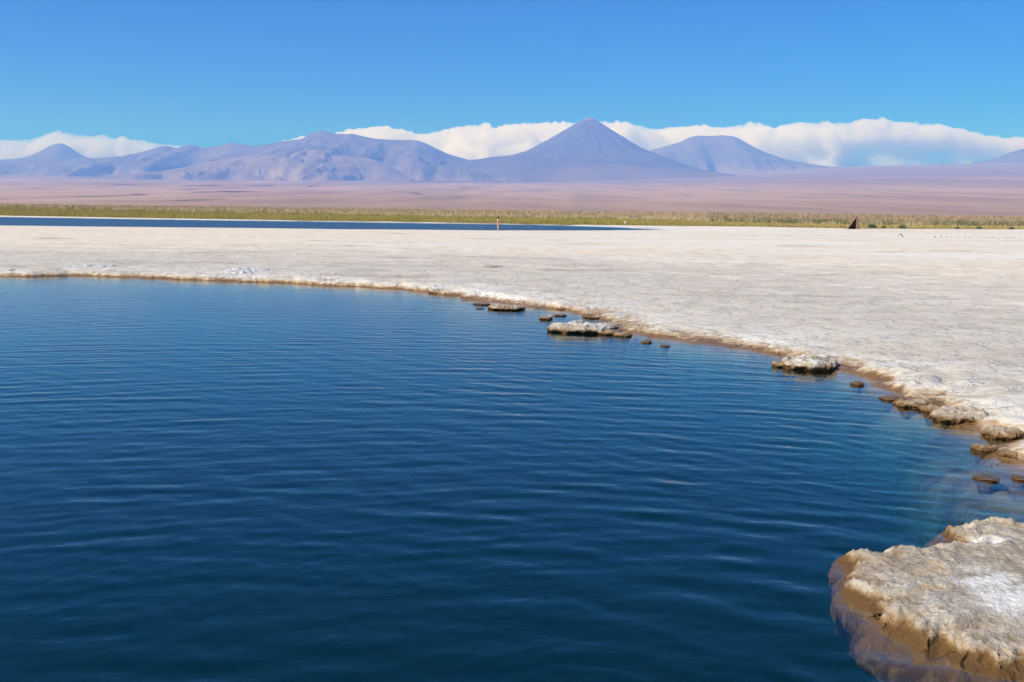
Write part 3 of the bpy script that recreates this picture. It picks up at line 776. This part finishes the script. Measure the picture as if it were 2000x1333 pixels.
grass = mesh_np("grass", V, None, M_GRASS, smooth=False, T=T, attrs={"tint": np.concatenate([C, np.ones((len(C), 1))], 1)})
tag(grass, "band of green marsh grass and tan reeds between salt flat and desert", kind="stuff")

# ------------------------------------------------------------------ shrubs at the edge of the grass
def shrub_meshes(seed):
    rng = np.random.default_rng(seed)
    n = 260
    d = rng.normal(0, 1, (n, 3)); d /= np.linalg.norm(d, axis=1)[:, None]
    rad = rng.uniform(0.55, 1.0, n)[:, None] * (1 + 0.3 * fbm3(d[:, 0] * 2, d[:, 1] * 2, d[:, 2] * 2, 2, seed))[:, None]
    c = d * rad * np.array([0.62, 0.5, 0.42]); c[:, 2] = np.abs(c[:, 2]) + 0.12
    a = rng.normal(0, 1, (n, 3)); b = rng.normal(0, 1, (n, 3))
    s = 0.11
    V = np.stack([c + a * s * 0.5, c - a * s * 0.5, c + b * s + np.array([0, 0, s])], 1).reshape(-1, 3)
    return V, np.arange(len(V)).reshape(-1, 3)
def stem_mesh(seed):
    rng = random.Random(seed)
    V, Q = [], []
    for k in range(6):
        a = rng.uniform(0, 6.28); tip = (0.4 * math.cos(a), 0.32 * math.sin(a), rng.uniform(0.35, 0.5))
        o = len(V)
        for (x, y, z), r in (((0, 0, -0.05), 0.03), (tip, 0.01)):
            for q in range(4):
                V.append((x + r * math.cos(q * math.pi / 2), y + r * math.sin(q * math.pi / 2), z))
        for q in range(4):
            Q.append((o + q, o + (q + 1) % 4, o + 4 + (q + 1) % 4, o + 4 + q))
    return np.array(V), np.array(Q)
SHRUBS = [(1703, 446.5, 1.15, "green shrub nearest the right side of the brown board shelter"), (1726, 447, 0.75, "small green shrub second to the right of the brown board shelter"), (1762, 447.5, 1.0, "dark green shrub at the grass edge above the bent grey pipe"),
          (1642, 445.5, 0.5, "small dark shrub just left of the brown board shelter"), (1912, 448.5, 0.9, "green shrub at the grass edge over the row of dark stones"), (1870, 448, 0.65, "low green shrub in the yellow grass on the right"),
          (1586, 444.5, 0.5, "tiny green shrub well left of the brown board shelter"), (1975, 449, 0.8, "green shrub at the grass edge closest to the right border")]
proto = []
for k in range(3):
    V, T = shrub_meshes(50 + k); SV, SQ = stem_mesh(60 + k)
    proto.append((V, T, SV, SQ))
cache = {}
for k, (px, py, s, lab) in enumerate(SHRUBS):
    g = ground(px, py, 0.2)
    e = empty("shrub", (g.x, g.y, 0.2), k * 1.3)
    e.scale = (s, s, s)
    tag(e, lab, "shrub", "shrubs along the edge of the grass")
    V, T, SV, SQ = proto[k % 3]
    if k % 3 not in cache:
        f = mesh_np("foliage", V, None, M_LEAF, e, False, T=T); st = mesh_np("stem", SV, SQ, M_STEM, e)
        cache[k % 3] = (f, st)
    else:
        for src in cache[k % 3]:
            c = src.copy(); COL.objects.link(c); c.parent = e

# ------------------------------------------------------------------ small things on the flat
def box_mesh(name, corners, mat, parent):
    """8 corners, bottom loop then top loop"""
    Q = [(0, 3, 2, 1), (4, 5, 6, 7), (0, 1, 5, 4), (1, 2, 6, 5), (2, 3, 7, 6), (3, 0, 4, 7)]
    return mesh_np(name, np.array(corners), np.array(Q), mat, parent, False)
g = ground(1666, 448.0, 0.2)
sh_ = empty("shelter", (g.x, g.y, 0.2), math.radians(-6))
tag(sh_, "small brown A-shaped board shelter with a dark opening at the grass edge", "shelter")
def lean_panel(x0, x1, n, mat, ya, yb, ztop, off):
    p = empty("panel", (0, 0, 0)); p.parent = sh_
    for k in range(n):
        a, b = k / n + 0.006, (k + 1) / n - 0.006
        def pt(f, y, t):
            return (x0 + (x1 - x0) * f + t, y, ztop * f)
        j = 0.015 * random.uniform(-1, 1)
        th_ = 0.04
        box_mesh("plank", [pt(a, ya + j, 0), pt(a, ya + j, th_), pt(a, yb + j, th_), pt(a, yb + j, 0), pt(b, ya + j, 0), pt(b, ya + j, th_), pt(b, yb + j, th_), pt(b, yb + j, 0)], mat, p)
    return p
# left wall leans right, a narrow front leaves an opening, its shade painted into the back boards, right wall leans back
lean_panel(-0.95, 0.36, 9, M_RUST, -0.55, 0.75, 2.0, 0)
lean_panel(0.90, 0.40, 8, M_RUST, -0.50, 0.75, 2.0, 0)
bk = empty("panel", (0, 0, 0)); bk.parent = sh_
for k in range(6):
    x = -0.78 + k * 0.26
    za = min(2.0, max(0.1, (x + 0.95) / 1.31 * 2.0)) if x < 0.38 else max(0.1, (0.86 - x) / 0.46 * 2.0)
    box_mesh("plank", [(x, 0.70, 0), (x + 0.25, 0.70, 0), (x + 0.25, 0.73, 0), (x, 0.73, 0), (x, 0.70, za), (x + 0.25, 0.70, min(1.9, za + 0.2)), (x + 0.25, 0.73, min(1.9, za + 0.2)), (x, 0.73, za)], M_RUST_SHADE, bk)
fp = empty("panel", (0, 0, 0)); fp.parent = sh_
for k in range(3):
    xa, xb = 0.30 + k * 0.19, 0.30 + k * 0.19 + 0.175
    ha, hb = min(1.9, (0.88 - xa) / 0.50 * 1.9), max(0.06, (0.88 - xb) / 0.50 * 1.9)
    box_mesh("plank", [(xa, -0.60, 0), (xb, -0.60, 0), (xb, -0.56, 0), (xa, -0.56, 0), (xa, -0.60, ha), (xb, -0.60, hb), (xb, -0.56, hb), (xa, -0.56, ha)], M_RUST, fp)
rb = box_mesh("post", [(0.34, -0.58, 0), (0.42, -0.58, 0), (0.42, -0.50, 0), (0.34, -0.50, 0), (0.34, -0.58, 2.04), (0.42, -0.58, 2.04), (0.42, -0.50, 2.04), (0.34, -0.50, 2.04)], M_RUST_SHADE, sh_)

def tube(name, pts, rad, mat, parent=None, n=8):
    V, Q = [], []
    P = [Vector(p) for p in pts]
    for i, p in enumerate(P):
        d = (P[min(i + 1, len(P) - 1)] - P[max(i - 1, 0)]).normalized()
        a = d.cross(Vector((0, 1, 0.01))).normalized(); b = d.cross(a)
        r = rad[i] if isinstance(rad, (list, tuple)) else rad
        for q in range(n):
            t_ = 2 * math.pi * q / n
            V.append(p + (a * math.cos(t_) + b * math.sin(t_)) * r)
    for i in range(len(P) - 1):
        for q in range(n):
            Q.append((i * n + q, i * n + (q + 1) % n, (i + 1) * n + (q + 1) % n, (i + 1) * n + q))
    T = [(0, (q + 1) % n, q) for q in range(1, n - 1)] + [((len(P) - 1) * n, (len(P) - 1) * n + q, (len(P) - 1) * n + q + 1) for q in range(1, n - 1)]
    return mesh_np(name, np.array(V), np.array(Q), mat, parent, True, T=np.array(T))
g = ground(1758, 463.5, 0.2)
o = tube("bent_pipe", [(-0.30, 0, -0.05), (-0.18, 0, 0.16), (-0.07, 0, 0.31), (0.02, 0, 0.34), (0.11, 0, 0.29), (0.20, 0, 0.15), (0.30, 0, -0.05)], [0.014, 0.018, 0.03, 0.04, 0.05, 0.055, 0.055], M_PIPE)
o.location = (g.x, g.y, 0.2)
tag(o, "thin dark grey bent pipe arching out of the white salt flat", "pipe")
g = ground(1952, 471.5, 0.2)
o = tube("stake", [(0, 0, -0.05), (0.01, 0, 0.16), (0.0, 0, 0.32)], [0.022, 0.02, 0.016], M_WOOD)
o.location = (g.x, g.y, 0.2)
tag(o, "short thin stake standing in the salt below the row of dark stones", "stake")
g = ground(1221, 440.5, 0.2)
mk = empty("marker_post", (g.x, g.y, 0.2))
tag(mk, "small pale-topped marker post at the edge of the green grass", "post")
tube("post", [(0, 0, -0.05), (0, 0, 0.35)], 0.09, M_WOOD, mk)
tube("cap", [(0, 0, 0.35), (0, 0, 0.40), (0, 0, 0.56), (0, 0, 0.60)], [0.08, 0.14, 0.14, 0.08], M_WHITE, mk)
sp = [(1826, 464), (1838, 463), (1850, 464), (1858, 463), (1866, 462), (1873, 464.5), (1885, 464), (1893, 464.5), (1908, 465), (1915, 464.2), (1927, 465.6), (1932, 464.8), (1938, 465.2), (1944, 466), (1961, 465.4), (1968, 466), (1976, 465.6), (1982, 466.2), (1992, 466.4)]
for k, (px, py) in enumerate(sp):
    g = ground(px, py, 0.2)
    w = random.uniform(0.10, 0.24)
    V, Q = rock_mesh(w, w * 0.9, random.uniform(0.05, 0.10), 1000 + k, 12, under=0.05)
    o = mesh_np("stone", V, Q[:, ::-1], M_STONE)
    o.location = (g.x, g.y, 0.2)
    tag(o, "small dark stone in the row across the pale salt on the right", "stone", "dark stones in a row on the right of the salt flat")

# ------------------------------------------------------------------ the bather
def skinned(name, verts, edges, radii, mat, parent=None, sub=2, root=0):
    me = bpy.data.meshes.new(name)
    me.from_pydata([Vector(v) for v in verts], edges, [])
    o = bpy.data.objects.new(name, me); COL.objects.link(o)
    sk = o.modifiers.new("skin", 'SKIN'); sk.use_smooth_shade = True
    layer = me.skin_vertices[0] if me.skin_vertices else None
    if layer is None:
        bm = bmesh.new(); bm.from_mesh(me); bm.verts.layers.skin.verify(); bm.to_mesh(me); bm.free()
        layer = me.skin_vertices[0]
    for i, r in enumerate(radii):
        layer.data[i].radius = r if isinstance(r, tuple) else (r, r)
        layer.data[i].use_root = (i == root)
    s = o.modifiers.new("sub", 'SUBSURF'); s.levels = sub; s.render_levels = sub
    me.materials.append(mat)
    if parent: o.parent = parent
    return o
def person(loc, rz):
    e = empty("person", loc, rz)
    tag(e, "person with dark hair and bare legs standing by the far water, hands raised to face", "person")
    V, E, Rr = [], [], []
    def v(p, r, link=None):
        V.append(p); Rr.append(r)
        if link is not None: E.append((link, len(V) - 1))
        return len(V) - 1
    # faces +Y locally; x is the person's side to side
    pel = v((0, 0, 0.88), (0.135, 0.105))
    wai = v((0, -0.01, 1.02), (0.115, 0.088), pel)
    che = v((0, 0.0, 1.20), (0.135, 0.10), wai)
    sho = v((0, -0.01, 1.335), (0.11, 0.075), che)
    nek = v((0, 0.005, 1.41), 0.052, sho)
    chin = v((0, 0.03, 1.475), (0.066, 0.072), nek)
    hd = v((0, 0.02, 1.555), (0.075, 0.092), chin)
    v((0, 0.01, 1.615), (0.06, 0.075), hd)
    for s in (-1, 1):
        hip = v((0.085 * s, 0, 0.80), 0.088, pel)
        mid = v((0.08 * s, 0.012, 0.64), 0.076, hip)
        kn = v((0.072 * s, 0.015, 0.45), 0.054, mid)
        ca = v((0.07 * s, -0.01, 0.32), 0.053, kn)
        an = v((0.066 * s, -0.015, 0.08), 0.035, ca)
        he = v((0.066 * s, 0.0, 0.04), 0.038, an)
        v((0.075 * s, 0.12, 0.022), 0.026, he)
        sh2 = v((0.165 * s, -0.005, 1.325), 0.056, sho)
        el = v((0.30 * s, 0.12, 1.17), 0.04, sh2)
        wr = v((0.085 * s, 0.185, 1.40), 0.027, el)
        pa = v((0.06 * s, 0.17, 1.47), (0.035, 0.02), wr)
        for q in range(4):
            a = v((0.06 * s + (q - 1.5) * 0.02, 0.165, 1.515), 0.0095, pa)
            b = v((0.055 * s + (q - 1.5) * 0.019, 0.15, 1.545 + (0.004 if q in (1, 2) else -0.004)), 0.0085, a)
            v((0.05 * s + (q - 1.5) * 0.018, 0.13, 1.562 + (0.006 if q in (1, 2) else -0.006)), 0.0075, b)
        a = v((0.03 * s, 0.18, 1.475), 0.0105, pa)
        v((0.015 * s, 0.165, 1.50), 0.009, a)
    skinned("body", V, E, Rr, M_SKIN, e, 2)
    hv = [(0, -0.02, 1.60), (0, -0.05, 1.55), (0, -0.065, 1.48), (0, 0.03, 1.63)]
    skinned("hair", hv, [(0, 1), (1, 2), (0, 3)], [(0.092, 0.088), (0.092, 0.062), (0.07, 0.045), (0.075, 0.05)], M_HAIR, e, 2)
    skinned("swim_trunks", [(0, 0, 0.90), (0, 0, 0.84), (0.085, 0, 0.80), (-0.085, 0, 0.80), (0.084, 0.006, 0.74), (-0.084, 0.006, 0.74)], [(0, 1), (1, 2), (1, 3), (2, 4), (3, 5)], [(0.142, 0.112), (0.142, 0.112), 0.094, 0.094, 0.09, 0.09], M_SUIT, e, 2)
    # face: eyes, nose bump and ears as small pieces
    for s in (-1, 1):
        skinned("ear", [(0.078 * s, 0.02, 1.56), (0.082 * s, 0.01, 1.53)], [(0, 1)], [0.014, 0.011], M_SKIN, e, 1)
        skinned("eye", [(0.03 * s, 0.103, 1.553), (0.032 * s, 0.105, 1.553)], [(0, 1)], [0.009, 0.009], M_WHITE, e, 1)
    skinned("nose", [(0, 0.108, 1.55), (0, 0.122, 1.523)], [(0, 1)], [0.009, 0.013], M_SKIN, e, 1)
    return e
g = ground(972.5, 450.6, 0.0)
person((g.x, g.y, -0.03), math.radians(-50))

# ------------------------------------------------------------------ clouds, beyond the haze
t = NT("cloud_vapour")
pv = t.add("VolumeScatter")
pv.inputs['Color'].default_value = (1, 1, 1, 1)
pv.inputs['Density'].default_value = 0.0017
pv.inputs['Anisotropy'].default_value = 0.0
t.l.new(pv.outputs[0], t.out.inputs['Volume'])
M_CLOUD = t.m
def cloud(prof, bottom, D, thick, seed, label, nx, nz=70, fade=None):
    pts = [at(a, b, D) for a, b in prof]
    xs = np.array([q.x for q in pts]); zs = np.array([q.z for q in pts])
    xb = np.linspace(xs[0], xs[-1], nx)
    v = np.linspace(0, 1, nz) ** 0.8
    XX, VV = np.meshgrid(xb, v, indexing='ij')
    zb = at(1000, bottom, D).z + xb[:, None] * 0
    L = xs[-1] - xs[0]
    edge = np.sqrt(np.clip(np.minimum(XX - xs[0], xs[-1] - XX) / (0.06 * L), 0, 1))
    top = np.interp(XX, xs, zs)
    top = top + 330 * (np.abs(fbm2(XX / 1300, XX * 0 + seed, 5, seed, 0.62)) * 2 - 0.6)
    zz = zb + (top - zb) * VV
    # billows
    bil = sum(0.55 ** o * np.abs(noise2(XX / (3600 / 2 ** o) + 7 * o, zz / (2600 / 2 ** o), seed + 3 + o)) for o in range(5))
    bil = 1 - np.clip(bil, 0, 1.2)
    prof_v = np.sqrt(np.clip(1 - VV ** 2.2, 0, 1)) * np.clip(VV * 12, 0, 1) ** 0.5
    th_ = thick * prof_v * edge
    if fade is not None:
        fx = np.interp(XX, [at(a, 300, D).x for a, b in fade], [b for a, b in fade])
        th_ = th_ * (fx + (1 - fx) * sstep(0.45, 0.95, VV))
    th_ = th_ * (0.35 + 0.65 * np.clip(bil, 0, 1)) + 3
    zz = zz + 260 * (bil - 0.5) * np.clip((1 - VV) * 5, 0, 1) * np.clip(VV * 6, 0, 1)
    yf = D - th_; yb = D + th_ * 0.6
    rim = (np.zeros_like(XX, bool)); rim[0] = rim[-1] = True; rim[:, 0] = rim[:, -1] = True
    n = XX.size
    Vf = np.stack([XX, yf, zz], -1).reshape(-1, 3)
    Vb = np.stack([XX, yb, zz], -1).reshape(-1, 3)
    Q = grid_quads(nx, nz)
    back = np.arange(n) + n
    back[rim.ravel()] = np.arange(n)[rim.ravel()]
    Vf[rim.ravel(), 1] = D
    o = mesh_np("cloud", np.concatenate([Vf, Vb]), np.concatenate([Q, back[Q][:, ::-1]]), M_CLOUD)
    bm = bmesh.new(); bm.from_mesh(o.data)
    bmesh.ops.delete(bm, geom=[q for q in bm.verts if not q.link_faces], context='VERTS')
    bmesh.ops.recalc_face_normals(bm, faces=bm.faces)
    bm.to_mesh(o.data); bm.free()
    return tag(o, label, "cloud")
cloud([(-260, 300), (-120, 280), (0, 268), (30, 269), (60, 266), (90, 259), (115, 253), (150, 258), (200, 263), (240, 267), (290, 273), (330, 279), (375, 281), (420, 292)],
      330, 66000, 1500, 1101, "small cream cloud behind the pointed cone at the left", 260, 50)
cloud([(500, 292), (540, 279), (565, 270), (590, 263), (610, 259), (650, 258), (680, 251), (700, 247), (740, 243), (780, 248), (810, 258), (840, 256), (880, 246), (920, 240), (950, 241), (970, 247), (1000, 237), (1050, 236), (1100, 235), (1150, 236), (1200, 236), (1235, 238), (1265, 246), (1300, 262), (1340, 290)],
      340, 68000, 4200, 1111, "long creamy cloud bank behind the tall volcano", 460)
cloud([(1200, 285), (1240, 262), (1275, 250), (1300, 246), (1340, 243), (1370, 241), (1400, 246), (1430, 243), (1480, 236), (1510, 247), (1530, 240), (1560, 234), (1600, 236), (1650, 236), (1700, 229), (1730, 231), (1780, 237), (1830, 241), (1880, 250), (1920, 262), (1960, 265), (2000, 263), (2080, 272), (2180, 300)],
      350, 71000, 4200, 1121, "wide pale cloud bank over the plain on the right, bluish below", 480, 70, [(1200, 1), (1540, 1), (1690, 0.26), (1790, 0.22), (1880, 0.25), (2180, 0.2)])

# ------------------------------------------------------------------ haze
t = NT("haze_air")
pv = t.add("VolumePrincipled")
pv.inputs['Color'].default_value = (0.135, 0.315, 1.0, 1)
pv.inputs['Density'].default_value = 4.6e-5
pv.inputs['Anisotropy'].default_value = 0.0
pv.inputs['Absorption Color'].default_value = (1, 1, 1, 1)
t.l.new(pv.outputs[0], t.out.inputs['Volume'])
zt, zlo, xw, y0, y1 = 3900.0, -8.0, 64000.0, -2500.0, 51000.0
hv = [(-xw, y0, zlo), (xw, y0, zlo), (xw, y1, zlo), (-xw, y1, zlo), (-xw, y0, zt), (xw, y0, zt), (xw, y1, zt), (-xw, y1, zt)]
hz = box_mesh("haze", hv, t.m, None)
tag(hz, "thin blue air between the salt flat and the mountains", kind="stuff")
